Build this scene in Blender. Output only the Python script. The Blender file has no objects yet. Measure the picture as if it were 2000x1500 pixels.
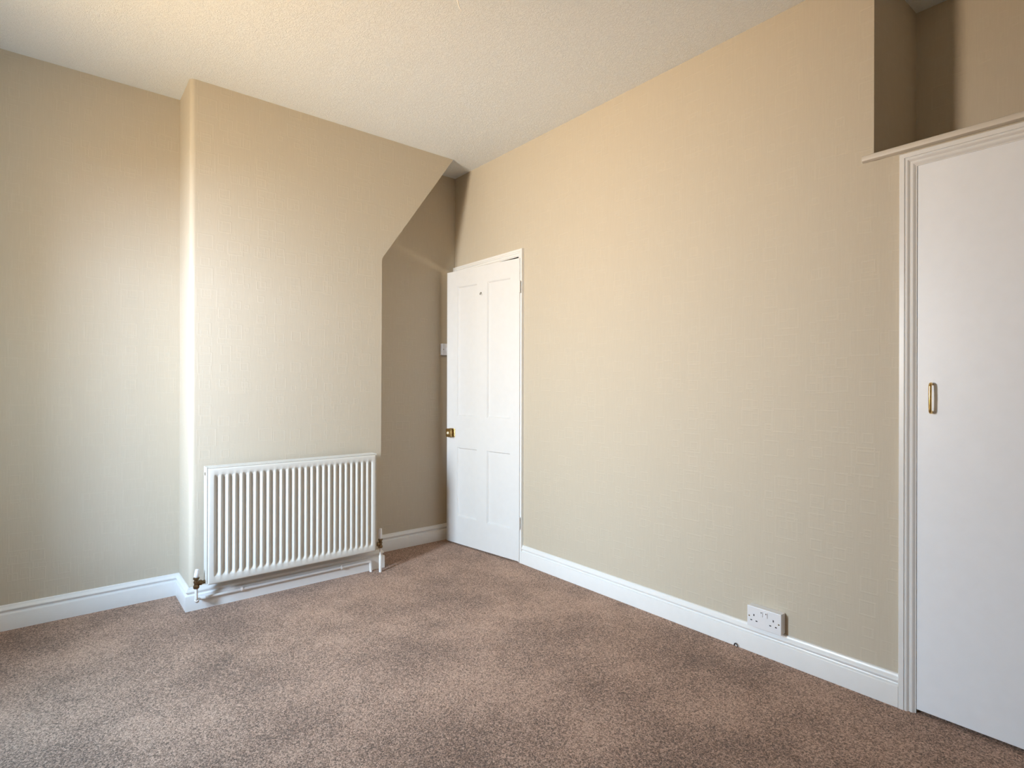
import bpy, bmesh, math, random
from mathutils import Vector, Matrix

random.seed(7)
C = bpy.context.scene.collection
S = bpy.context.scene

# ------------------------------------------------------------------ camera
YAW, CAM_H, F_PX = 0.692421, 1.15, 1080.5
cam_d = bpy.data.cameras.new('camera')
cam = bpy.data.objects.new('camera', cam_d); C.objects.link(cam)
cam_d.sensor_fit = 'HORIZONTAL'; cam_d.sensor_width = 36.0
cam_d.lens = 36.0 * F_PX / 2000.0
cam_d.shift_y = 2.5 / 2000.0
cam_d.clip_start = 0.02
cam.location = (0, 0, CAM_H)
cam.rotation_euler = (math.pi/2, 0.0, -YAW)
cam.rotation_mode = 'XYZ'
cam.matrix_world = Matrix.Translation((0, 0, CAM_H)) @ Matrix.Rotation(-YAW, 4, 'Z') @ Matrix.Rotation(math.pi/2, 4, 'X') @ Matrix.Rotation(0.0023, 4, 'Z')
S.camera = cam

# ------------------------------------------------------------------ view, world, daylight
S.view_settings.view_transform = 'Standard'
S.view_settings.look = 'None'
S.view_settings.gamma = 1.0
S.view_settings.use_curve_mapping = False
S.view_settings.exposure = 0.0
S.cycles.max_bounces = 12
S.cycles.diffuse_bounces = 8
S.cycles.use_denoising = True
S.cycles.sample_clamp_indirect = 8.0

W = bpy.data.worlds.new('daylight'); S.world = W; W.use_nodes = True
bg = W.node_tree.nodes['Background']
bg.inputs['Color'].default_value = (0.75, 0.87, 1.0, 1); bg.inputs['Strength'].default_value = 0.05

# the room's one window is in the left wall; daylight comes in through it
GLASS_X, WIN_Y0, WIN_Y1, WIN_Z0, WIN_Z1 = -1.36, 1.84, 2.34, 0.82, 2.14
def window_light(name, color, energy, tilt, yaw, spread):
    d = bpy.data.lights.new(name, 'AREA'); d.shape = 'RECTANGLE'
    d.size = WIN_Z1 - WIN_Z0 - 0.1; d.size_y = WIN_Y1 - WIN_Y0 - 0.06
    d.color = color; d.energy = energy; d.spread = math.radians(spread)
    o = bpy.data.objects.new(name, d); C.objects.link(o)
    o.location = (GLASS_X + 0.02, (WIN_Y0+WIN_Y1)/2, (WIN_Z0+WIN_Z1)/2)
    o.rotation_euler = (0, -math.pi/2 + math.radians(tilt), math.radians(yaw))   # shines along +X, tilt > 0 aims down, yaw > 0 aims at the back wall
    return o
window_light('ground_bounce_light', (1.0, 0.55, 0.12), 36, -10, 0, 110)   # sunlit ground and brick across the street
window_light('sky_light', (0.33, 0.67, 1.0), 51, 24, 0, 110)              # blue sky from above
window_light('slant_sky_light', (0.88, 1.0, 0.99), 18, 0, 30, 110)        # hazy bright sky seen slantwise along the street
# added area light three metres outside, brightens the left alcove through the window
d = bpy.data.lights.new('alcove_fill_light', 'AREA'); d.shape = 'RECTANGLE'; d.size = 0.9; d.size_y = 1.2
d.color = (0.53, 0.69, 1.0); d.energy = 130; d.spread = math.radians(90)
o = bpy.data.objects.new('alcove_fill_light', d); C.objects.link(o); a = math.radians(34)
o.location = (-1.1 - 3*math.cos(a), 2.09 - 3*math.sin(a), 2.2); o.rotation_euler = (0, -math.pi/2 + math.radians(10), a)

# ------------------------------------------------------------------ dimensions
XW, YW, YF, HC = 2.346, 3.509, 3.2175, 2.714      # right wall, back wall, chimney front, ceiling
XL, YR = -1.10, -0.9                              # left wall, rear wall
BX0, BX1, BXT, BZK = 0.535, 1.592, 2.142, 1.952   # chimney breast left, right, right at top, knee height
NX, NY0, NY1, SILL = 2.785, 0.706, 0.725, 2.013   # niche above the cupboard

# ------------------------------------------------------------------ materials
def new_mat(name):
    m = bpy.data.materials.new(name); m.use_nodes = True
    nt = m.node_tree
    return m, nt, nt.nodes['Principled BSDF']
def N(nt, kind, **kw):
    n = nt.nodes.new(kind)
    for k, v in kw.items(): setattr(n, k, v)
    return n
def math_n(nt, op, a, b=None, c=None):
    n = nt.nodes.new('ShaderNodeMath'); n.operation = op
    for i, v in enumerate((a, b, c)):
        if v is None: continue
        if isinstance(v, (int, float)): n.inputs[i].default_value = v
        else: nt.links.new(v, n.inputs[i])
    return n.outputs[0]
def ramp(nt, fac, stops):
    r = nt.nodes.new('ShaderNodeValToRGB'); nt.links.new(fac, r.inputs[0])
    el = r.color_ramp.elements
    while len(el) < len(stops): el.new(0.5)
    for e, (p, c) in zip(el, stops): e.position = p; e.color = (*c, 1)
    return r.outputs[0]

def plain(name, col, rough=0.4, metal=0.0, spec=0.5, noise=0.0, nscale=40, bump=0.0):
    m, nt, b = new_mat(name)
    b.inputs['Roughness'].default_value = rough; b.inputs['Metallic'].default_value = metal
    b.inputs['Specular IOR Level'].default_value = spec
    geo = N(nt, 'ShaderNodeNewGeometry')
    nz = N(nt, 'ShaderNodeTexNoise'); nz.inputs['Scale'].default_value = nscale; nz.inputs['Detail'].default_value = 4
    nt.links.new(geo.outputs['Position'], nz.inputs['Vector'])
    lo = tuple(c*(1-noise) for c in col); hi = tuple(min(1, c*(1+noise)) for c in col)
    nt.links.new(ramp(nt, nz.outputs['Fac'], [(0.3, lo), (0.7, hi)]), b.inputs['Base Color'])
    if bump:
        bp = N(nt, 'ShaderNodeBump'); bp.inputs['Strength'].default_value = 0.5; bp.inputs['Distance'].default_value = bump
        nt.links.new(nz.outputs['Fac'], bp.inputs['Height']); nt.links.new(bp.outputs[0], b.inputs['Normal'])
    return m

def wallpaper():
    """greige embossed paper: woven vertical threads with raised outlines of squares"""
    m, nt, b = new_mat('embossed_wallpaper')
    b.inputs['Roughness'].default_value = 0.62; b.inputs['Specular IOR Level'].default_value = 0.25
    geo = N(nt, 'ShaderNodeNewGeometry'); sep = N(nt, 'ShaderNodeSeparateXYZ')
    nt.links.new(geo.outputs['Position'], sep.inputs[0])
    u = math_n(nt, 'ADD', sep.outputs[0], sep.outputs[1]); v = sep.outputs[2]
    height = None
    for cell, thick, off, amp in ((0.092, 0.0062, 0.0, 0.85), (0.146, 0.0068, 0.37, 0.8), (0.062, 0.0054, 0.71, 0.5)):
        us = math_n(nt, 'ADD', math_n(nt, 'DIVIDE', u, cell), off+50); vs = math_n(nt, 'ADD', math_n(nt, 'DIVIDE', v, cell), off*1.7+50)
        iu = math_n(nt, 'FLOOR', us); iv = math_n(nt, 'FLOOR', vs)
        cmb = N(nt, 'ShaderNodeCombineXYZ'); nt.links.new(iu, cmb.inputs[0]); nt.links.new(iv, cmb.inputs[1]); cmb.inputs[2].default_value = off*10
        wn = N(nt, 'ShaderNodeTexWhiteNoise'); nt.links.new(cmb.outputs[0], wn.inputs['Vector'])
        sc = N(nt, 'ShaderNodeSeparateColor'); nt.links.new(wn.outputs['Color'], sc.inputs[0])
        fu = math_n(nt, 'SUBTRACT', math_n(nt, 'FRACT', us), math_n(nt, 'MULTIPLY_ADD', sc.outputs[0], 0.3, 0.35))
        fv = math_n(nt, 'SUBTRACT', math_n(nt, 'FRACT', vs), math_n(nt, 'MULTIPLY_ADD', sc.outputs[1], 0.3, 0.35))
        d = math_n(nt, 'MAXIMUM', math_n(nt, 'ABSOLUTE', fu), math_n(nt, 'ABSOLUTE', fv))
        size = math_n(nt, 'MULTIPLY_ADD', sc.outputs[2], 0.22, 0.12)
        dist = math_n(nt, 'MULTIPLY', math_n(nt, 'ABSOLUTE', math_n(nt, 'SUBTRACT', d, size)), cell)
        mr = N(nt, 'ShaderNodeMapRange'); mr.interpolation_type = 'SMOOTHSTEP'
        nt.links.new(dist, mr.inputs[0]); mr.inputs[1].default_value = 0.0006; mr.inputs[2].default_value = thick*0.75
        mr.inputs[3].default_value = amp; mr.inputs[4].default_value = 0
        on = math_n(nt, 'GREATER_THAN', wn.outputs['Value'], 0.5)
        h = math_n(nt, 'MULTIPLY', mr.outputs[0], on)
        height = h if height is None else math_n(nt, 'MAXIMUM', height, h)
    mp = N(nt, 'ShaderNodeMapping'); mp.inputs['Scale'].default_value = (380, 380, 15)
    nt.links.new(geo.outputs['Position'], mp.inputs[0])
    nz = N(nt, 'ShaderNodeTexNoise'); nz.inputs['Scale'].default_value = 1; nz.inputs['Detail'].default_value = 2
    nt.links.new(mp.outputs[0], nz.inputs['Vector'])
    mp2 = N(nt, 'ShaderNodeMapping'); mp2.inputs['Scale'].default_value = (30, 30, 420)
    nt.links.new(geo.outputs['Position'], mp2.inputs[0])
    nz2 = N(nt, 'ShaderNodeTexNoise'); nz2.inputs['Scale'].default_value = 1; nz2.inputs['Detail'].default_value = 2
    nt.links.new(mp2.outputs[0], nz2.inputs['Vector'])
    weave = math_n(nt, 'ADD', nz.outputs['Fac'], math_n(nt, 'MULTIPLY', nz2.outputs['Fac'], 0.6))
    tot = math_n(nt, 'ADD', math_n(nt, 'MULTIPLY', height, 0.75), math_n(nt, 'MULTIPLY', weave, 0.42))
    bp = N(nt, 'ShaderNodeBump'); bp.inputs['Strength'].default_value = 0.50; bp.inputs['Distance'].default_value = 0.0011
    nt.links.new(tot, bp.inputs['Height']); nt.links.new(bp.outputs[0], b.inputs['Normal'])
    col = ramp(nt, nz.outputs['Fac'], [(0.25, (0.537, 0.479, 0.385)), (0.75, (0.563, 0.503, 0.406))])
    mx = N(nt, 'ShaderNodeMix', data_type='RGBA'); mx.inputs[7].default_value = (0.66, 0.60, 0.50, 1)   # paler ink on the raised outlines
    nt.links.new(math_n(nt, 'MULTIPLY', height, 0.17), mx.inputs[0]); nt.links.new(col, mx.inputs[6])
    nt.links.new(mx.outputs[2], b.inputs['Base Color'])
    return m

def ceiling_mat():
    m, nt, b = new_mat('textured_ceiling_paper')
    b.inputs['Roughness'].default_value = 0.75; b.inputs['Specular IOR Level'].default_value = 0.2
    geo = N(nt, 'ShaderNodeNewGeometry')
    nz = N(nt, 'ShaderNodeTexNoise'); nz.inputs['Scale'].default_value = 56; nz.inputs['Detail'].default_value = 2; nz.inputs['Distortion'].default_value = 1.2
    nt.links.new(geo.outputs['Position'], nz.inputs['Vector'])
    ridge = math_n(nt, 'ABSOLUTE', math_n(nt, 'SUBTRACT', nz.outputs['Fac'], 0.5))
    mr = N(nt, 'ShaderNodeMapRange'); nt.links.new(ridge, mr.inputs[0]); mr.inputs[2].default_value = 0.07; mr.inputs[3].default_value = 1; mr.inputs[4].default_value = 0
    nz2 = N(nt, 'ShaderNodeTexNoise'); nz2.inputs['Scale'].default_value = 160; nz2.inputs['Detail'].default_value = 2
    nt.links.new(geo.outputs['Position'], nz2.inputs['Vector'])
    tot = math_n(nt, 'ADD', math_n(nt, 'MULTIPLY', mr.outputs[0], 0.8), math_n(nt, 'MULTIPLY', nz2.outputs['Fac'], 0.7))
    bp = N(nt, 'ShaderNodeBump'); bp.inputs['Strength'].default_value = 0.6; bp.inputs['Distance'].default_value = 0.0020
    nt.links.new(tot, bp.inputs['Height']); nt.links.new(bp.outputs[0], b.inputs['Normal'])
    nt.links.new(ramp(nt, nz2.outputs['Fac'], [(0.3, (0.80, 0.855, 0.92)), (0.7, (0.84, 0.895, 0.95))]), b.inputs['Base Color'])
    return m

def carpet_mat():
    m, nt, b = new_mat('twist_pile_carpet')
    b.inputs['Roughness'].default_value = 0.95; b.inputs['Specular IOR Level'].default_value = 0.05
    b.inputs['Sheen Weight'].default_value = 0.15; b.inputs['Sheen Roughness'].default_value = 0.6
    geo = N(nt, 'ShaderNodeNewGeometry')
    # wobble the lookup so that tufts do not read as cells
    wob = N(nt, 'ShaderNodeTexNoise'); wob.inputs['Scale'].default_value = 150; nt.links.new(geo.outputs['Position'], wob.inputs['Vector'])
    add = N(nt, 'ShaderNodeVectorMath', operation='MULTIPLY_ADD'); nt.links.new(wob.outputs['Color'], add.inputs[0])
    add.inputs[1].default_value = (0.010, 0.010, 0.0); nt.links.new(geo.outputs['Position'], add.inputs[2])
    vo = N(nt, 'ShaderNodeTexVoronoi'); vo.inputs['Scale'].default_value = 290; nt.links.new(add.outputs[0], vo.inputs['Vector'])
    sc = N(nt, 'ShaderNodeSeparateColor'); nt.links.new(vo.outputs['Color'], sc.inputs[0])
    nz = N(nt, 'ShaderNodeTexNoise'); nz.inputs['Scale'].default_value = 95; nz.inputs['Detail'].default_value = 5; nz.inputs['Roughness'].default_value = 0.7
    nt.links.new(geo.outputs['Position'], nz.inputs['Vector'])
    big = N(nt, 'ShaderNodeTexNoise'); big.inputs['Scale'].default_value = 2.6; big.inputs['Detail'].default_value = 4; big.inputs['Roughness'].default_value = 0.6
    nt.links.new(geo.outputs['Position'], big.inputs['Vector'])
    f = math_n(nt, 'ADD', math_n(nt, 'MULTIPLY', sc.outputs[0], 0.42), math_n(nt, 'MULTIPLY', nz.outputs['Fac'], 0.58))
    f = math_n(nt, 'ADD', f, math_n(nt, 'MULTIPLY', math_n(nt, 'SUBTRACT', big.outputs['Fac'], 0.5), 0.55))
    col = ramp(nt, f, [(0.30, (0.140, 0.086, 0.062)), (0.5, (0.370, 0.230, 0.163)), (0.70, (0.65, 0.43, 0.32))])
    nt.links.new(col, b.inputs['Base Color'])
    hgt = math_n(nt, 'ADD', math_n(nt, 'MULTIPLY', math_n(nt, 'SUBTRACT', 1.0, vo.outputs['Distance']), 0.5), math_n(nt, 'MULTIPLY', nz.outputs['Fac'], 0.9))
    bp = N(nt, 'ShaderNodeBump'); bp.inputs['Strength'].default_value = 0.8; bp.inputs['Distance'].default_value = 0.006
    nt.links.new(hgt, bp.inputs['Height']); nt.links.new(bp.outputs[0], b.inputs['Normal'])
    return m

M_PAPER = wallpaper(); M_CEIL = ceiling_mat(); M_CARPET = carpet_mat()
M_GLOSS = plain('white_gloss_paint', (0.80, 0.80, 0.795), 0.28, noise=0.012, nscale=30, bump=0.0004)
M_DOOR = plain('white_satin_paint', (0.74, 0.745, 0.75), 0.35, noise=0.012, nscale=22, bump=0.0005)
M_CUPB = plain('off_white_cupboard_paint', (0.87, 0.90, 0.95), 0.38, noise=0.012, nscale=22, bump=0.0005)
M_RAD = plain('radiator_enamel', (0.655, 0.645, 0.605), 0.3, noise=0.008)
M_LEDGE = plain('cream_ledge_paint', (0.64, 0.59, 0.52), 0.45, noise=0.015, nscale=22, bump=0.0005)
M_PLASTIC = plain('white_plastic', (0.80, 0.80, 0.82), 0.3, noise=0.01)
M_BRASS = plain('polished_brass', (0.72, 0.50, 0.20), 0.22, metal=1.0, noise=0.12, nscale=120)
M_CARVED = plain('carved_brass', (0.52, 0.37, 0.16), 0.34, metal=1.0, noise=0.45, nscale=210, bump=0.0025)
M_PALE = plain('pale_knob_centre', (0.86, 0.80, 0.62), 0.25, noise=0.01)
M_OLDBRASS = plain('tarnished_brass', (0.22, 0.16, 0.09), 0.38, metal=1.0, noise=0.35, nscale=160)
M_DARK = plain('dark_recess', (0.03, 0.03, 0.035), 0.6, noise=0.05)
M_CORD = plain('white_cord', (0.85, 0.84, 0.82), 0.45, noise=0.01)
M_RED = plain('switch_marker', (0.16, 0.14, 0.14), 0.4, noise=0.02)

# ------------------------------------------------------------------ mesh helpers
def link(name, bm, mat, parent=None, smooth=None):
    bmesh.ops.recalc_face_normals(bm, faces=bm.faces)
    me = bpy.data.meshes.new(name); bm.to_mesh(me); bm.free()
    me.materials.append(mat)
    o = bpy.data.objects.new(name, me); C.objects.link(o)
    if parent is not None: o.parent = parent
    if smooth is not None:
        me.polygons.foreach_set('use_smooth', [True]*len(me.polygons))
        me.set_sharp_from_angle(angle=math.radians(smooth))
    return o
def empty(name, loc, rz=0.0):
    o = bpy.data.objects.new(name, None); C.objects.link(o)
    o.location = loc; o.rotation_euler = (0, 0, rz); o.empty_display_size = 0.1
    return o
def tag(o, label=None, cat=None, group=None, kind=None):
    for k, v in (('label', label), ('category', cat), ('group', group), ('kind', kind)):
        if v: o[k] = v
    return o
def add_box(bm, lo, hi, bevel=0.0, seg=2):
    r = bmesh.ops.create_cube(bm, size=1.0)
    vs = r['verts']
    for v in vs:
        v.co = Vector([lo[i] + (v.co[i]+0.5)*(hi[i]-lo[i]) for i in range(3)])
    if bevel:
        es = list({e for v in vs for e in v.link_edges})
        bmesh.ops.bevel(bm, geom=es, offset=bevel, segments=seg, profile=0.5, affect='EDGES')
def box(lo, hi, bevel=0.0, seg=2):
    bm = bmesh.new(); add_box(bm, lo, hi, bevel, seg); return bm
def add_prism(bm, pts, axis, a, b):
    """pts: 2-D outline; extruded from a to b along axis ('x': pts=(y,z), 'y': (x,z), 'z': (x,y))"""
    def P(p, t): return {'x': (t, p[0], p[1]), 'y': (p[0], t, p[1]), 'z': (p[0], p[1], t)}[axis]
    A = [bm.verts.new(P(p, a)) for p in pts]; B = [bm.verts.new(P(p, b)) for p in pts]
    bm.faces.new(A); bm.faces.new(B[::-1])
    n = len(pts)
    for i in range(n): bm.faces.new((A[i], A[(i+1) % n], B[(i+1) % n], B[i]))
    return A, B
def add_loft(bm, rings, cap=True, closed=True):
    R = [[bm.verts.new(p) for p in ring] for ring in rings]
    n = len(rings[0])
    for a, b in zip(R[:-1], R[1:]):
        for i in range(n if closed else n-1):
            bm.faces.new((a[i], a[(i+1) % n], b[(i+1) % n], b[i]))
    if cap:
        bm.faces.new(R[0][::-1]); bm.faces.new(R[-1])
def add_lathe(bm, prof, org, axis, n=20):
    """prof: (distance along axis, radius)"""
    ax = Vector(axis).normalized(); t = Vector((0, 0, 1)) if abs(ax.z) < 0.9 else Vector((1, 0, 0))
    u = ax.cross(t).normalized(); w = ax.cross(u); o = Vector(org)
    add_loft(bm, [[o + ax*d + (u*math.cos(2*math.pi*i/n) + w*math.sin(2*math.pi*i/n))*max(r, 1e-5) for i in range(n)] for d, r in prof])
def add_tube(bm, pts, rad, n=10):
    pts = [Vector(p) for p in pts]; rings = []; prev = None
    rads = rad if isinstance(rad, (list, tuple)) else [rad]*len(pts)
    for i, p in enumerate(pts):
        d = (pts[min(i+1, len(pts)-1)] - pts[max(i-1, 0)]).normalized()
        if prev is None:
            t = Vector((0, 0, 1)) if abs(d.z) < 0.9 else Vector((1, 0, 0)); u = d.cross(t).normalized()
        else: u = (prev - d*prev.dot(d)).normalized()
        prev = u; w = d.cross(u)
        rings.append([p + (u*math.cos(2*math.pi*k/n) + w*math.sin(2*math.pi*k/n))*rads[i] for k in range(n)])
    add_loft(bm, rings)
def arc_path(pts, r, n=6):
    """round the inner corners of a polyline"""
    pts = [Vector(p) for p in pts]; out = [pts[0]]
    for a, b, c in zip(pts[:-2], pts[1:-1], pts[2:]):
        d1 = (a-b).normalized(); d2 = (c-b).normalized()
        p1 = b + d1*r; p2 = b + d2*r
        for k in range(n+1):
            t = k/n; out.append(p1*(1-t)**2 + b*2*t*(1-t) + p2*t*t)
    out.append(pts[-1]); return out

# ------------------------------------------------------------------ the room shell
def structure(o, label): return tag(o, label, None, None, 'structure')

bm = box((XL-0.4, YR-0.2, -0.12), (3.05, YW+0.2, 0.0))
structure(link('floor', bm, M_CARPET), 'mushroom brown twist pile carpet fitted wall to wall')
bm = box((XL-0.4, YR-0.2, HC), (3.7, YW+0.4, HC+0.12))
structure(link('ceiling', bm, M_CEIL), 'white ceiling covered with swirled textured paper')

bm = box((XL-0.26, YW, 0), (2.62, YW+0.16, HC))
structure(link('wall_back', bm, M_PAPER), 'greige papered rear wall of both alcoves beside the chimney breast')

# chimney breast with the corbelled (sloping) right side and softly rounded corners
bm = bmesh.new()
A, B = add_prism(bm, [(BX0, 0), (BX1, 0), (BX1, BZK), (BXT, HC+0.01), (BX0, HC+0.01)], 'y', YF, YW+0.02)
def edge(v, w): return next(e for e in v.link_edges if e.other_vert(v) is w)
eL = edge(A[0], A[4]); eR = [edge(A[1], A[2]), edge(A[2], A[3])]
bmesh.ops.bevel(bm, geom=[eL], offset=0.026, segments=8, profile=0.5, affect='EDGES')
eR = [e for e in bm.edges if e.is_valid and all(abs(v.co.y-YF) < 1e-6 for v in e.verts)
      and all(v.co.x >= BX1-1e-5 for v in e.verts) and not all(abs(v.co.z-HC-0.01) < 1e-5 for v in e.verts)]
bmesh.ops.bevel(bm, geom=eR, offset=0.007, segments=3, profile=0.5, affect='EDGES')
structure(link('wall_chimney', bm, M_PAPER, smooth=35), 'papered chimney breast with a sloping right shoulder, radiator on its face')

# right wall with the doorway, the cupboard opening and the open niche above it
DY0, DY1, DZ = 2.752, 3.470, 1.990          # doorway
CY1, CY0, CZ = 0.589, -0.150, 1.930         # cupboard opening
bm = bmesh.new()
TW = XW + 0.14
add_box(bm, (XW, NY1, 0), (TW, DY0, HC))
add_box(bm, (XW, DY0, DZ), (TW, DY1, HC))
add_box(bm, (XW, DY1, 0), (TW, YW+0.02, HC))
add_box(bm, (XW, CY1, 0), (TW, NY1, SILL-0.027))
add_box(bm, (XW, CY0, CZ), (TW, CY1, SILL-0.027))
add_box(bm, (XW, YR-0.1, 0), (TW, CY0, SILL-0.027))
structure(link('wall_right', bm, M_PAPER), 'long greige papered wall between the white door and the cupboard')
bm = bmesh.new()
add_prism(bm, [(XW+0.001, NY1), (NX, NY0), (NX+0.14, NY0), (NX+0.14, NY0+0.16), (TW-0.001, NY1+0.16), (TW-0.001, NY1+0.002), (XW+0.001, NY1+0.0005)], 'z', 0, HC)
structure(link('wall_niche_side', bm, M_PAPER), 'shaded side wall of the niche above the cupboard')
bm = box((NX, YR-0.1, 0), (NX+0.14, NY0, HC))
structure(link('wall_niche_back', bm, M_PAPER), 'rear wall of the niche above the cupboard')
bm = box((XL-0.26, YR-0.14, 0), (NX, YR, HC))
structure(link('wall_rear', bm, M_PAPER), 'papered wall behind the viewer')
# landing beyond the doorway
bm = bmesh.new()
add_box(bm, (3.45, 2.3, 0), (3.6, 3.9, HC)); add_box(bm, (TW, 2.3, 0), (3.45, 2.42, HC)); add_box(bm, (2.62, 3.78, 0), (3.45, 3.9, HC)); add_box(bm, (3.05, 2.3, -0.12), (3.6, 3.9, 0))
structure(link('wall_landing', bm, M_PAPER), 'landing walls behind the doorway')

lamp_d = bpy.data.lights.new('landing_lamp', 'POINT'); lamp_d.energy = 6.0; lamp_d.color = (1.0, 0.82, 0.58); lamp_d.shadow_soft_size = 0.04
lamp = bpy.data.objects.new('landing_lamp', lamp_d); C.objects.link(lamp); lamp.location = (2.90, 2.50, 1.80)

# left wall with the window
bm = bmesh.new(); TL = XL - 0.26
add_box(bm, (TL, YR, 0), (XL, WIN_Y0, HC)); add_box(bm, (TL, WIN_Y1, 0), (XL, YW, HC))
add_box(bm, (TL, WIN_Y0, 0), (XL, WIN_Y1, WIN_Z0)); add_box(bm, (TL, WIN_Y0, WIN_Z1), (XL, WIN_Y1, HC))
structure(link('wall_left', bm, M_PAPER), 'papered wall with the window, left of the view')
win = empty('window_1', (GLASS_X+0.09, (WIN_Y0+WIN_Y1)/2, WIN_Z0)); structure(win, 'white framed window in the left wall')
hw, hh = (WIN_Y1-WIN_Y0)/2, WIN_Z1-WIN_Z0
bm = bmesh.new()
for lo, hi in (((-0.02, -hw, 0), (0.02, -hw+0.035, hh)), ((-0.02, hw-0.035, 0), (0.02, hw, hh)), ((-0.02, -hw, 0), (0.02, hw, 0.05)), ((-0.02, -hw, hh-0.04), (0.02, hw, hh))): add_box(bm, lo, hi, 0.003)
link('window_frame', bm, M_GLOSS, win)
link('window_board', box((0.02, -hw+0.002, -0.02), (0.22, hw-0.002, 0.006), 0.004), M_GLOSS, win)

# ------------------------------------------------------------------ skirting boards
SK = [(0.0, 0.0), (0.020, 0.0), (0.020, 0.0730), (0.0192, 0.0752), (0.0160, 0.0775), (0.0095, 0.0800), (0.0085, 0.0830), (0.0098, 0.0855), (0.0135, 0.0885),
      (0.0168, 0.0925), (0.0172, 0.0960), (0.0150, 0.1000), (0.0115, 0.1040), (0.0090, 0.1075), (0.0078, 0.1110), (0.0070, 0.1135), (0.0045, 0.1155), (0.0, 0.1160)]
def mitre_rings(path, side):
    rings = []
    P = [Vector((x, y)) for x, y in path]
    nrm = []
    for a, b in zip(P[:-1], P[1:]):
        d = (b-a).normalized(); nrm.append(Vector((-d.y, d.x))*side)
    for i, p in enumerate(P):
        if i == 0: off = nrm[0]
        elif i == len(P)-1: off = nrm[-1]
        else:
            n1, n2 = nrm[i-1], nrm[i]; off = (n1+n2)/(1+n1.dot(n2))
        rings.append([Vector((p.x+off.x*d, p.y+off.y*d, z)) for d, z in SK])
    return rings
path = [(XL, YW), (BX0, YW), (BX0, YF), (BX1, YF), (BX1, YW), (XW-0.022, YW)]
R = mitre_rings(path, -1)
for name, i0, i1, lab in (('baseboard_left', 0, 1, 'white moulded skirting in the left alcove'),
                          ('baseboard_chimney', 1, 4, 'white moulded skirting wrapped around the chimney breast'),
                          ('baseboard_back', 4, 5, 'white moulded skirting in the right alcove beside the door')):
    bm = bmesh.new(); add_loft(bm, R[i0:i1+1]); structure(link(name, bm, M_GLOSS, smooth=30), lab)
bm = bmesh.new(); add_loft(bm, mitre_rings([(XW, 0.640), (XW, 2.709)], 1))
structure(link('baseboard_right', bm, M_GLOSS, smooth=30), 'white moulded skirting along the right wall under the double socket')

# ------------------------------------------------------------------ architraves
def architrave(y0, y1, ztop, prof, legs=(True, True)):
    """three mitred lengths on the wall plane X = XW; prof = (distance in from the outer edge, thickness)"""
    bm = bmesh.new()
    def ring(yo, sy, z, sz): return [Vector((XW - t, yo + sy*w, z - sz*w)) for w, t in prof]
    bot0, top0 = ring(y0, 1, 0, 0), ring(y0, 1, ztop, 1)
    top1, bot1 = ring(y1, -1, ztop, 1), ring(y1, -1, 0, 0)
    add_loft(bm, [bot0, top0, top1, bot1])
    return bm
AP2 = [(0, 0), (0, 0.020), (0.0015, 0.022), (0.0155, 0.022), (0.0165, 0.0175), (0.0180, 0.0175), (0.0200, 0.0205), (0.0245, 0.0200), (0.0290, 0.0165),
       (0.0310, 0.0130), (0.0335, 0.0125), (0.0350, 0.0155), (0.0400, 0.0150), (0.0440, 0.0120), (0.0470, 0.0085), (0.0500, 0.0080), (0.0500, 0)]
structure(link('trim_2', architrave(CY0-0.047, 0.639, 1.975, AP2), M_GLOSS, smooth=25), 'moulded white architrave framing the plain cupboard door')
AP1 = [(w*0.046/0.05, t*0.9) for w, t in AP2]
tr = structure(link('trim_1', architrave(2.709, YW-0.001, 2.036, AP1), M_GLOSS, smooth=25), 'moulded white architrave around the panelled door')
bm = bmesh.new()      # door lining with its stop bead
add_box(bm, (XW-0.004, DY0-0.022, 0), (TW+0.01, DY0, DZ)); add_box(bm, (XW-0.004, DY1, 0), (TW+0.01, DY1+0.022, DZ)); add_box(bm, (XW-0.004, DY0-0.022, DZ), (TW+0.01, DY1+0.022, DZ+0.022))
add_box(bm, (XW+0.045, DY0, 0), (XW+0.075, DY0+0.012, DZ)); add_box(bm, (XW+0.045, DY1-0.012, 0), (XW+0.075, DY1, DZ)); add_box(bm, (XW+0.045, DY0, DZ-0.012), (XW+0.075, DY1, DZ))
link('door_lining', bm, M_GLOSS, tr)

# ledge board over the cupboard
bm = bmesh.new()
prof = [(XW-0.008, SILL-0.026), (XW-0.016, SILL-0.022), (XW-0.019, SILL-0.013), (XW-0.016, SILL-0.004), (XW-0.008, SILL), (NX, SILL), (NX, SILL-0.026)]
add_loft(bm, [[(x, CY0-0.6, z) for x, z in prof], [(x, NY0, z) for x, z in prof]])
hp = prof[:5] + [(XW, SILL), (XW, SILL-0.026)]
add_loft(bm, [[(x, NY0-0.001, z) for x, z in hp], [(x, 0.760, z) for x, z in hp]])
structure(link('trim_3', bm, M_LEDGE, smooth=40), 'painted ledge board with rounded nosing above the cupboard door')

# ------------------------------------------------------------------ cupboard door
d2 = structure(empty('door_2', (XW, CY1-0.004, 0)), 'plain flush off-white cupboard door with a small brass bow handle')
link('door_slab', box((-0.005, -(CY1-CY0)+0.008, 0.013), (0.035, 0.0035, CZ-0.0005), 0.0012), M_CUPB, d2)
hy, hz0, hz1 = 0.5455 - (CY1-0.004), 1.058, 1.160
bm = bmesh.new()
add_tube(bm, arc_path([(0.004, hy, hz0+0.004), (-0.028, hy, hz0), (-0.030, hy, (hz0+hz1)/2), (-0.028, hy, hz1), (0.004, hy, hz1-0.004)], 0.012, 6), 0.0047, 14)
hd = link('handle', bm, M_BRASS, d2, smooth=50); tag(hd, 'brass bow handle')

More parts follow.
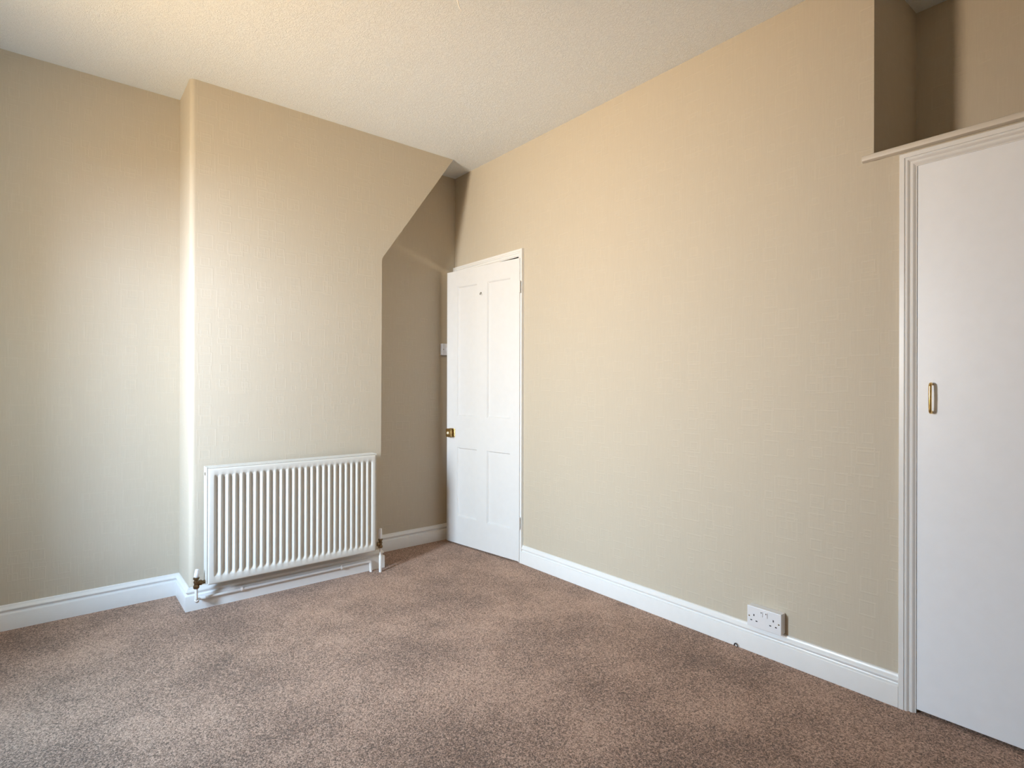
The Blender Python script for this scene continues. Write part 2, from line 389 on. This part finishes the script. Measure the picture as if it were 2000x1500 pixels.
# ------------------------------------------------------------------ panelled room door, ajar into the room
HX, HY = 2.318, 2.730
tdir = Vector((2.231-HX, 3.437-HY)).normalized()
d1 = structure(empty('door_1', (HX, HY, 0), math.atan2(tdir.y, tdir.x)), 'white four panel door standing slightly ajar in the corner')
LW, LZ0, LZ1, LT = 0.714, 0.010, 1.974, 0.036
sb = [-0.008, 0.073, 0.290, 0.392, 0.598, LW]; zb = [LZ0, 0.206, 0.704, 0.927, 1.858, LZ1]
bm = bmesh.new()
for i in (0, 2, 4): add_box(bm, (sb[i], -LT, LZ0 if i != 2 else zb[1]), (sb[i+1], 0, LZ1 if i != 2 else zb[4]))
for j in (0, 2, 4):
    for i in (1, 3): add_box(bm, (sb[i], -LT, zb[j]), (sb[i+1], 0, zb[j+1]))
for i, j in ((2, 0), (2, 4)): add_box(bm, (sb[i], -LT, zb[j]), (sb[i+1], 0, zb[j+1]))
bmesh.ops.remove_doubles(bm, verts=bm.verts, dist=1e-5)
link('leaf', bm, M_DOOR, d1)
for i in (1, 3):
    for j in (1, 3):
        x0, x1, z0, z1 = sb[i], sb[i+1], zb[j], zb[j+1]
        bm = bmesh.new()
        def rect(m, y): return [(x0+m, y, z0+m), (x1-m, y, z0+m), (x1-m, y, z1-m), (x0+m, y, z1-m)]
        add_loft(bm, [rect(0.0, -LT+0.004), rect(0.0, -0.0025), rect(0.003, -0.0020), rect(0.009, -0.0085), rect(0.012, -0.0095)])
        link('panel', bm, M_DOOR, d1)
for z in (1.786, 0.259):
    bm = bmesh.new(); add_lathe(bm, [(-0.040, 0.002), (-0.0385, 0.0045), (-0.0375, 0.0062)] + [q for k in range(5) for q in ((-0.0375+k*0.015, 0.0062), (-0.0375+(k+1)*0.015-0.0012, 0.0062), (-0.0375+(k+1)*0.015-0.0010, 0.0050), (-0.0375+(k+1)*0.015-0.0001, 0.0050))][:-2] + [(0.0375, 0.0062), (0.0385, 0.0045), (0.040, 0.002)], (-0.012, 0.003, z), (0, 0, 1), 12)
    add_box(bm, (-0.012, -0.0005, z-0.0375), (0.010, 0.0008, z+0.0375))
    link('hinge', bm, M_DOOR, d1, smooth=40)
# small dark coat hook on the middle stile
bm = bmesh.new()
add_lathe(bm, [(0, 0.0045), (0.0012, 0.0045), (0.002, 0.003)], (0.3515, 0, 1.789), (0, 1, 0), 12)
add_tube(bm, arc_path([(0.3515, 0.001, 1.789), (0.349, 0.013, 1.786), (0.342, 0.017, 1.772), (0.341, 0.022, 1.774)], 0.004, 4), 0.0024, 8)
tag(link('coat_hook', bm, M_OLDBRASS, d1, smooth=50), 'small dark metal hook')
# brass door furniture
kx, kz = 0.652, 0.805
def scallop(cx, cz, half, y, notch):
    out = []
    for k in range(4):
        a0 = math.pi/4 + k*math.pi/2
        corner = Vector((math.cos(a0), math.sin(a0)))*half*1.414
        nxt = Vector((math.cos(a0+math.pi/2), math.sin(a0+math.pi/2)))*half*1.414
        cdir = corner.normalized()
        for t in (-0.5, 0, 0.5):
            q = corner - cdir*notch*(1.0 if t == 0 else 0.55) + Vector((-cdir.y, cdir.x))*t*notch*1.3
            out.append((cx+q.x, y, cz+q.y))
        e = (nxt-corner)
        for s in (0.32, 0.5, 0.68):
            q = corner + e*s; q = q*(1.0 + (0.05 if s == 0.5 else -0.02)); out.append((cx+q.x, y, cz+q.y))
    return out
plate = link('knob_plate', (lambda b: (add_loft(b, [scallop(kx, kz, 0.031, 0.0, 0.006), scallop(kx, kz, 0.031, 0.004, 0.006), scallop(kx, kz, 0.026, 0.007, 0.005)]), b)[1])(bmesh.new()), M_CARVED, d1, smooth=30)
tag(plate, 'square brass backplate')
bm = bmesh.new()
add_lathe(bm, [(0.005, 0.012), (0.012, 0.010), (0.022, 0.009), (0.026, 0.012)], (kx, 0, kz), (0, 1, 0), 20)
add_loft(bm, [scallop(kx, kz, 0.010, 0.025, 0.002), scallop(kx, kz, 0.024, 0.027, 0.006), scallop(kx, kz, 0.0305, 0.032, 0.007), scallop(kx, kz, 0.031, 0.036, 0.007), scallop(kx, kz, 0.026, 0.041, 0.005), scallop(kx, kz, 0.014, 0.043, 0.002)])
tag(link('knob', bm, M_CARVED, plate, smooth=30), 'ornate squared brass knob')
bm = bmesh.new(); add_lathe(bm, [(0.041, 0.0105), (0.0450, 0.0100), (0.0475, 0.0085), (0.0490, 0.005), (0.0494, 0.0)], (kx, 0, kz), (0, 1, 0), 20)  # pale cream dome over the middle of the knob
tag(link('knob_centre', bm, M_PALE, plate, smooth=40), 'pale domed middle of the knob')

# ------------------------------------------------------------------ radiator
RX0, RX1, RZ0, RZ1, RYF = 0.599, 1.509, 0.142, 0.726, 3.107
rad = tag(empty('radiator', ((RX0+RX1)/2, YF, 0)), 'white ribbed panel radiator mounted low on the chimney breast', 'radiator')
def RP(p): return Vector((p[0]-(RX0+RX1)/2, p[1]-YF, p[2]))
NG, GX0, GX1 = 26, 0.626, 1.4915
pitch = (GX1-GX0)/NG
xs, ds = [RX0, RX0, RX0+0.003, RX0+0.008, GX0-0.002], [0.016, 0.006, 0.0015, 0.0, 0.0]
gs = []
for k in range(NG):
    for t, d in ((0.0, 0), (0.08, 0.25), (0.20, 0.85), (0.30, 1.0), (0.52, 1.0), (0.64, 0.85), (0.78, 0.25), (0.88, 0)):
        xs.append(GX0 + (k+t)*pitch); gs.append(len(xs)-1); ds.append(d)
xs += [GX1+0.002, RX1-0.008, RX1-0.003, RX1, RX1]; ds += [0.0, 0.0, 0.0015, 0.006, 0.016]
gset = set(gs)
rows = [(RZ0, 0.016, 0), (RZ0, 0.006, 0), (RZ0+0.003, 0.0015, 0), (RZ0+0.008, 0, 0), (RZ0+0.034, 0, 0), (RZ0+0.041, 0, 0.3), (RZ0+0.050, 0, 0.8), (RZ0+0.058, 0, 1),
        (RZ1-0.052, 0, 1), (RZ1-0.044, 0, 0.8), (RZ1-0.036, 0, 0.3), (RZ1-0.030, 0, 0), (RZ1-0.008, 0, 0), (RZ1-0.003, 0.0015, 0), (RZ1, 0.006, 0), (RZ1, 0.016, 0)]
bm = bmesh.new(); grid = []
for z, db, e in rows:
    grid.append([bm.verts.new(RP((x, RYF + (max(db, d*0.0125*e) if i in gset else max(db, d)), z))) for i, (x, d) in enumerate(zip(xs, ds))])
for r0, r1 in zip(grid[:-1], grid[1:]):
    for i in range(len(xs)-1): bm.faces.new((r0[i], r0[i+1], r1[i+1], r1[i]))
bmesh.ops.remove_doubles(bm, verts=bm.verts, dist=1e-6)
link('front_panel', bm, M_RAD, rad, smooth=50)
# water panel behind, side covers and grille
bm = bmesh.new(); lo, hi = RP((RX0+0.004, RYF+0.014, RZ0+0.010)), RP((RX1-0.004, RYF+0.024, RZ1-0.004)); add_box(bm, lo, hi, 0.003)
link('water_panel', bm, M_RAD, rad)
bm = bmesh.new()
nf = 54
pts = []
for k in range(nf*2+1):
    x = RX0+0.03 + (RX1-RX0-0.06)*k/(nf*2); pts.append((x, RYF+(0.025 if k % 2 else 0.062)))
va = [bm.verts.new(RP((x, y, RZ0+0.04))) for x, y in pts]; vb = [bm.verts.new(RP((x, y, RZ1-0.03))) for x, y in pts]
for i in range(len(pts)-1): bm.faces.new((va[i], va[i+1], vb[i+1], vb[i]))
link('convector_fins', bm, M_RAD, rad)
for x0, x1, lab in ((RX0-0.006, RX0-0.0015, 'l'), (RX1+0.0015, RX1+0.006, 'r')):
    bm = bmesh.new(); add_box(bm, RP((x0, RYF+0.006, RZ0+0.006)), RP((x1, RYF+0.070, RZ1+0.008)), 0.0018)
    sp = link('side_panel', bm, M_RAD, rad)
    if lab == 'l':
        bm = bmesh.new(); add_lathe(bm, [(-0.001, 0.0085), (0.0015, 0.0085), (0.0016, 0.006), (-0.0006, 0.006)], RP((x0, RYF+0.038, RZ1-0.028)), (-1, 0, 0), 16)
        tag(link('air_vent', bm, M_OLDBRASS, sp, smooth=40), 'dark air vent plug')
bm = bmesh.new()
for y0, y1 in ((0.008, 0.013), (0.022, 0.025), (0.035, 0.038), (0.048, 0.051), (0.064, 0.070)):
    add_box(bm, RP((RX0-0.001, RYF+y0, RZ1+0.002)), RP((RX1+0.001, RYF+y1, RZ1+0.008)))
nb = 90
for k in range(nb):
    x = RX0 + (RX1-RX0)*(k+0.5)/nb
    add_box(bm, RP((x-0.0026, RYF+0.010, RZ1+0.002)), RP((x+0.0026, RYF+0.068, RZ1+0.0075)))
link('top_grille', bm, M_RAD, rad)
for x in (RX0+0.16, RX1-0.16):
    bm = bmesh.new(); add_box(bm, RP((x-0.016, RYF+0.071, RZ0+0.05)), RP((x+0.016, YF-0.0005, RZ1-0.09)), 0.002)
    link('wall_bracket', bm, M_RAD, rad)

# ------------------------------------------------------------------ valves and pipes
def valve(x, y, zc, cap, sgn, xr, label, skew=0.0):
    """zc = cap base; body below it; sgn = direction of the radiator; xr = radiator end"""
    v = tag(empty('radiator_valve', (x, y, 0)), label, 'valve', 'radiator valves')
    c0, c1 = cap
    bm = bmesh.new(); h = c1-c0
    add_lathe(bm, [(0, 0.0095), (h*0.08, 0.0118), (h*0.45, 0.0112), (h*0.8, 0.0098), (h*0.95, 0.0088), (h, 0.006)], (0, 0, c0), (skew, 0, 1), 14)
    link('valve_cap', bm, M_PLASTIC, v, smooth=40)
    bm = bmesh.new()
    add_lathe(bm, [(0, 0.0120), (0.004, 0.0140), (0.014, 0.0140), (0.017, 0.0105), (0.024, 0.0100), (0.030, 0.0125), (0.036, 0.0125), (0.038, 0.0095), (0.044, 0.0090)], (0, 0, c0-0.044-0.012), (0, 0, 1), 18)
    add_lathe(bm, [(0, 0.0115), (0.004, 0.0145), (0.010, 0.0145), (0.012, 0.0115)], (0, 0, c0-0.012), (0, 0, 1), 8)
    add_lathe(bm, [(0, 0.0095), (0.012, 0.0095)], (0, 0, c0-0.030), (sgn, 0, 0), 14)
    link('valve_body', bm, M_OLDBRASS, v, smooth=35)
    L = abs(xr-x)
    bm = bmesh.new()
    add_lathe(bm, [(0.010, 0.0085), (0.012, 0.0135), (0.024, 0.0135), (0.026, 0.0090), (L-0.006, 0.0090), (L-0.005, 0.0145), (L+0.004, 0.0145)], (0, 0, c0-0.030), (sgn, 0, 0), 6)
    tag(link('union_nut', bm, M_OLDBRASS, v, smooth=35), 'brass union to the radiator')
    return v
valve(0.553, 3.137, 0, (0.186, 0.226), 1, RX0, 'lockshield valve with white cap at the left lower end of the radiator', 0.10)
valve(1.552, 3.137, 0, (0.204, 0.268), -1, RX1, 'white capped brass valve at the right lower end of the radiator')

pp = tag(empty('heating_pipe', (0.553, 3.137, 0)), 'white painted pipe clipped along the skirting below the radiator', 'pipe')
o = Vector((0.553, 3.137, 0))
bm = bmesh.new(); PZ = 0.060; PY = YF-0.032
add_tube(bm, [p-o for p in arc_path([(0.553, 3.137, 0.131), (0.553, 3.137, PZ+0.010), (0.572, PY, PZ), (1.495, PY, PZ+0.002)], 0.014, 6)], 0.0072, 12)
link('pipe_run', bm, M_GLOSS, pp, smooth=50)
bm = bmesh.new(); add_lathe(bm, [(-0.012, 0.0085), (-0.011, 0.0100), (0.011, 0.0100), (0.012, 0.0085)], Vector((0.557, 3.147, PZ+0.006))-o, (0.2, 0.6, -0.5), 14)
add_lathe(bm, [(-0.012, 0.0085), (-0.011, 0.0098), (0.011, 0.0098), (0.012, 0.0085)], Vector((0.592, PY, PZ))-o, (1, 0, 0), 14)
link('elbow', bm, M_GLOSS, pp, smooth=40)
bm = bmesh.new(); add_tube(bm, [p-o for p in arc_path([(1.480, PY, PZ+0.002), (1.508, PY-0.004, PZ+0.002), (1.509, PY-0.008, 0.0)], 0.012, 6)], 0.0088, 12)
link('floor_tail', bm, M_GLOSS, pp, smooth=50)
for x in (0.776, 1.326):
    bm = bmesh.new()
    add_lathe(bm, [(-0.005, 0.0078), (-0.0045, 0.0105), (0.0045, 0.0105), (0.005, 0.0078)], Vector((x, PY, PZ+0.0005))-o, (1, 0, 0), 14)
    add_box(bm, Vector((x-0.005, PY, PZ-0.007))-o, Vector((x+0.005, YF-0.0195, PZ+0.007))-o)
    add_box(bm, Vector((x-0.004, PY-0.006, PZ+0.007))-o, Vector((x+0.004, PY+0.004, PZ+0.014))-o, 0.001)
    link('pipe_clip', bm, M_GLOSS, pp, smooth=40)
pr = empty('heating_pipe', (1.552, 3.137, 0)); tag(pr, 'short white vertical pipe from the carpet up to the right radiator valve', 'pipe')
bm = bmesh.new(); add_lathe(bm, [(0, 0.0085), (0.100, 0.0085), (0.104, 0.0055), (0.149, 0.0055)], (0, 0, 0), (0, 0, 1), 14)
link('pipe_run', bm, M_GLOSS, pr, smooth=40)

# ------------------------------------------------------------------ double socket
SY0, SY1, SZ0, SZ1, SX = 1.043, 1.188, 0.120, 0.207, 2.306
so = tag(empty('double_socket', (XW, (SY0+SY1)/2, SZ0)), 'white double power socket standing proud just above the right skirting', 'socket')
def SP(u, v, x): return Vector((x-XW, (SY1-u)-(SY0+SY1)/2, (SZ1-v)-SZ0))   # u to the right, v down, as seen
def sbox(u0, u1, v0, v1, xa, xb, bev=0.0):
    a, b3 = SP(u0, v0, xa), SP(u1, v1, xb)
    bm = bmesh.new(); add_box(bm, [min(a[i], b3[i]) for i in range(3)], [max(a[i], b3[i]) for i in range(3)], bev); return bm
link('back_box', sbox(0.001, 0.144, 0.001, 0.086, SX+0.009, XW-0.0005, 0.002), M_PLASTIC, so)
fp = link('face_plate', sbox(0, 0.145, 0, 0.087, SX, SX+0.009, 0.0022), M_PLASTIC, so)
def hole(u, v, w, hgt): return link('pin_hole', sbox(u-w/2, u+w/2, v-hgt/2, v+hgt/2, SX-0.0003, SX+0.004), M_DARK, fp)
for eu, lu, nu in ((0.030, 0.0185, 0.0415), (0.1125, 0.100, 0.1235)):
    hole(eu, 0.036, 0.0046, 0.0085); hole(lu, 0.0590, 0.0078, 0.0045); hole(nu, 0.0590, 0.0078, 0.0045)
for u in (0.0095, 0.1355):
    bm = bmesh.new(); add_lathe(bm, [(0, 0.0032), (0.0006, 0.0032), (0.0009, 0.0022)], SP(u, 0.0435, SX-0.0002), (-1, 0, 0), 12)
    tag(link('fixing_screw', bm, M_OLDBRASS, fp), 'dark screw head')
for u in (0.063, 0.083):
    rk = link('rocker_switch', sbox(u-0.0055, u+0.0055, 0.011, 0.033, SX-0.0035, SX+0.004, 0.0012), M_PLASTIC, fp)
    link('rocker_mark', sbox(u-0.0018, u+0.0018, 0.0125, 0.0185, SX-0.0039, SX-0.0030), M_RED, rk)

# ------------------------------------------------------------------ light switch behind the door edge
ls = tag(empty('light_switch', (2.257, YW, 1.372)), 'white light switch on the alcove wall, half hidden behind the open door', 'switch')
link('back_box', box((-0.042, -0.020, 0.001), (0.042, -0.0005, 0.085), 0.002), M_PLASTIC, ls)
lp = link('face_plate', box((-0.043, -0.029, 0), (0.043, -0.020, 0.086), 0.002), M_PLASTIC, ls)
link('rocker_switch', box((-0.006, -0.0325, 0.030), (0.006, -0.026, 0.056), 0.0012), M_PLASTIC, lp)
for x in (-0.030, 0.030):
    bm = bmesh.new(); add_lathe(bm, [(0, 0.0034), (0.0006, 0.0034), (0.0009, 0.002)], (x, -0.0288, 0.043), (0, -1, 0), 12)
    tag(link('fixing_screw', bm, M_OLDBRASS, lp), 'dark screw head')

# ------------------------------------------------------------------ cord that hangs into the top of the view
cd = tag(empty('hanging_cord', (1.10, 1.69, HC)), 'thin white cord end hanging from the ceiling at the top of the view', 'cord')
bm = bmesh.new(); add_lathe(bm, [(0, 0.045), (0.006, 0.046), (0.016, 0.040), (0.024, 0.022), (0.026, 0.008), (0.026, 0.0)], (0, 0, 0), (0, 0, -1), 28)
link('ceiling_rose', bm, M_PLASTIC, cd, smooth=40)
e = Vector((1.134, 1.658, 2.503)) - Vector((1.10, 1.69, HC))
rt = Vector((math.cos(YAW), -math.sin(YAW), 0))
pts = [Vector((0, 0, -0.02)), Vector((0, 0, -0.06)) - rt*0.004, e - rt*0.030 + Vector((0, 0, 0.085)), e - rt*0.0165 + Vector((0, 0, 0.045)), e - rt*0.0115 + Vector((0, 0, 0.025)), e - rt*0.006 + Vector((0, 0, 0.010)), e]
def smooth_path(p, n=6):
    out = []
    for i in range(len(p)-1):
        a, b4, c, d5 = p[max(i-1, 0)], p[i], p[i+1], p[min(i+2, len(p)-1)]
        for k in range(n):
            t = k/n; out.append(0.5*((2*b4) + (c-a)*t + (2*a-5*b4+4*c-d5)*t*t + (3*b4-a-3*c+d5)*t**3))
    out.append(p[-1]); return out
sp = smooth_path(pts); m = len(sp)
bm = bmesh.new(); add_tube(bm, sp, [0.0024 if k < m-14 else 0.0024 - 0.0018*((k-(m-14))/13)**1.3 for k in range(m)], 10)
link('cord', bm, M_CORD, cd, smooth=60)

# ------------------------------------------------------------------ stub of cable at the foot of the skirting
bm = bmesh.new()
add_tube(bm, smooth_path([Vector((-0.0035, 0.010, 0.0)), Vector((-0.004, 0.008, 0.008)), Vector((-0.006, 0.002, 0.014)), Vector((-0.008, -0.006, 0.010)), Vector((-0.008, -0.009, 0.002))], 4), 0.0022, 8)
st = link('cable_stub', bm, M_DARK, smooth=50); st.location = (XW-0.020, 1.246, 0.0)
tag(st, 'tiny dark loop of cable poking from the carpet against the right skirting', 'cable')
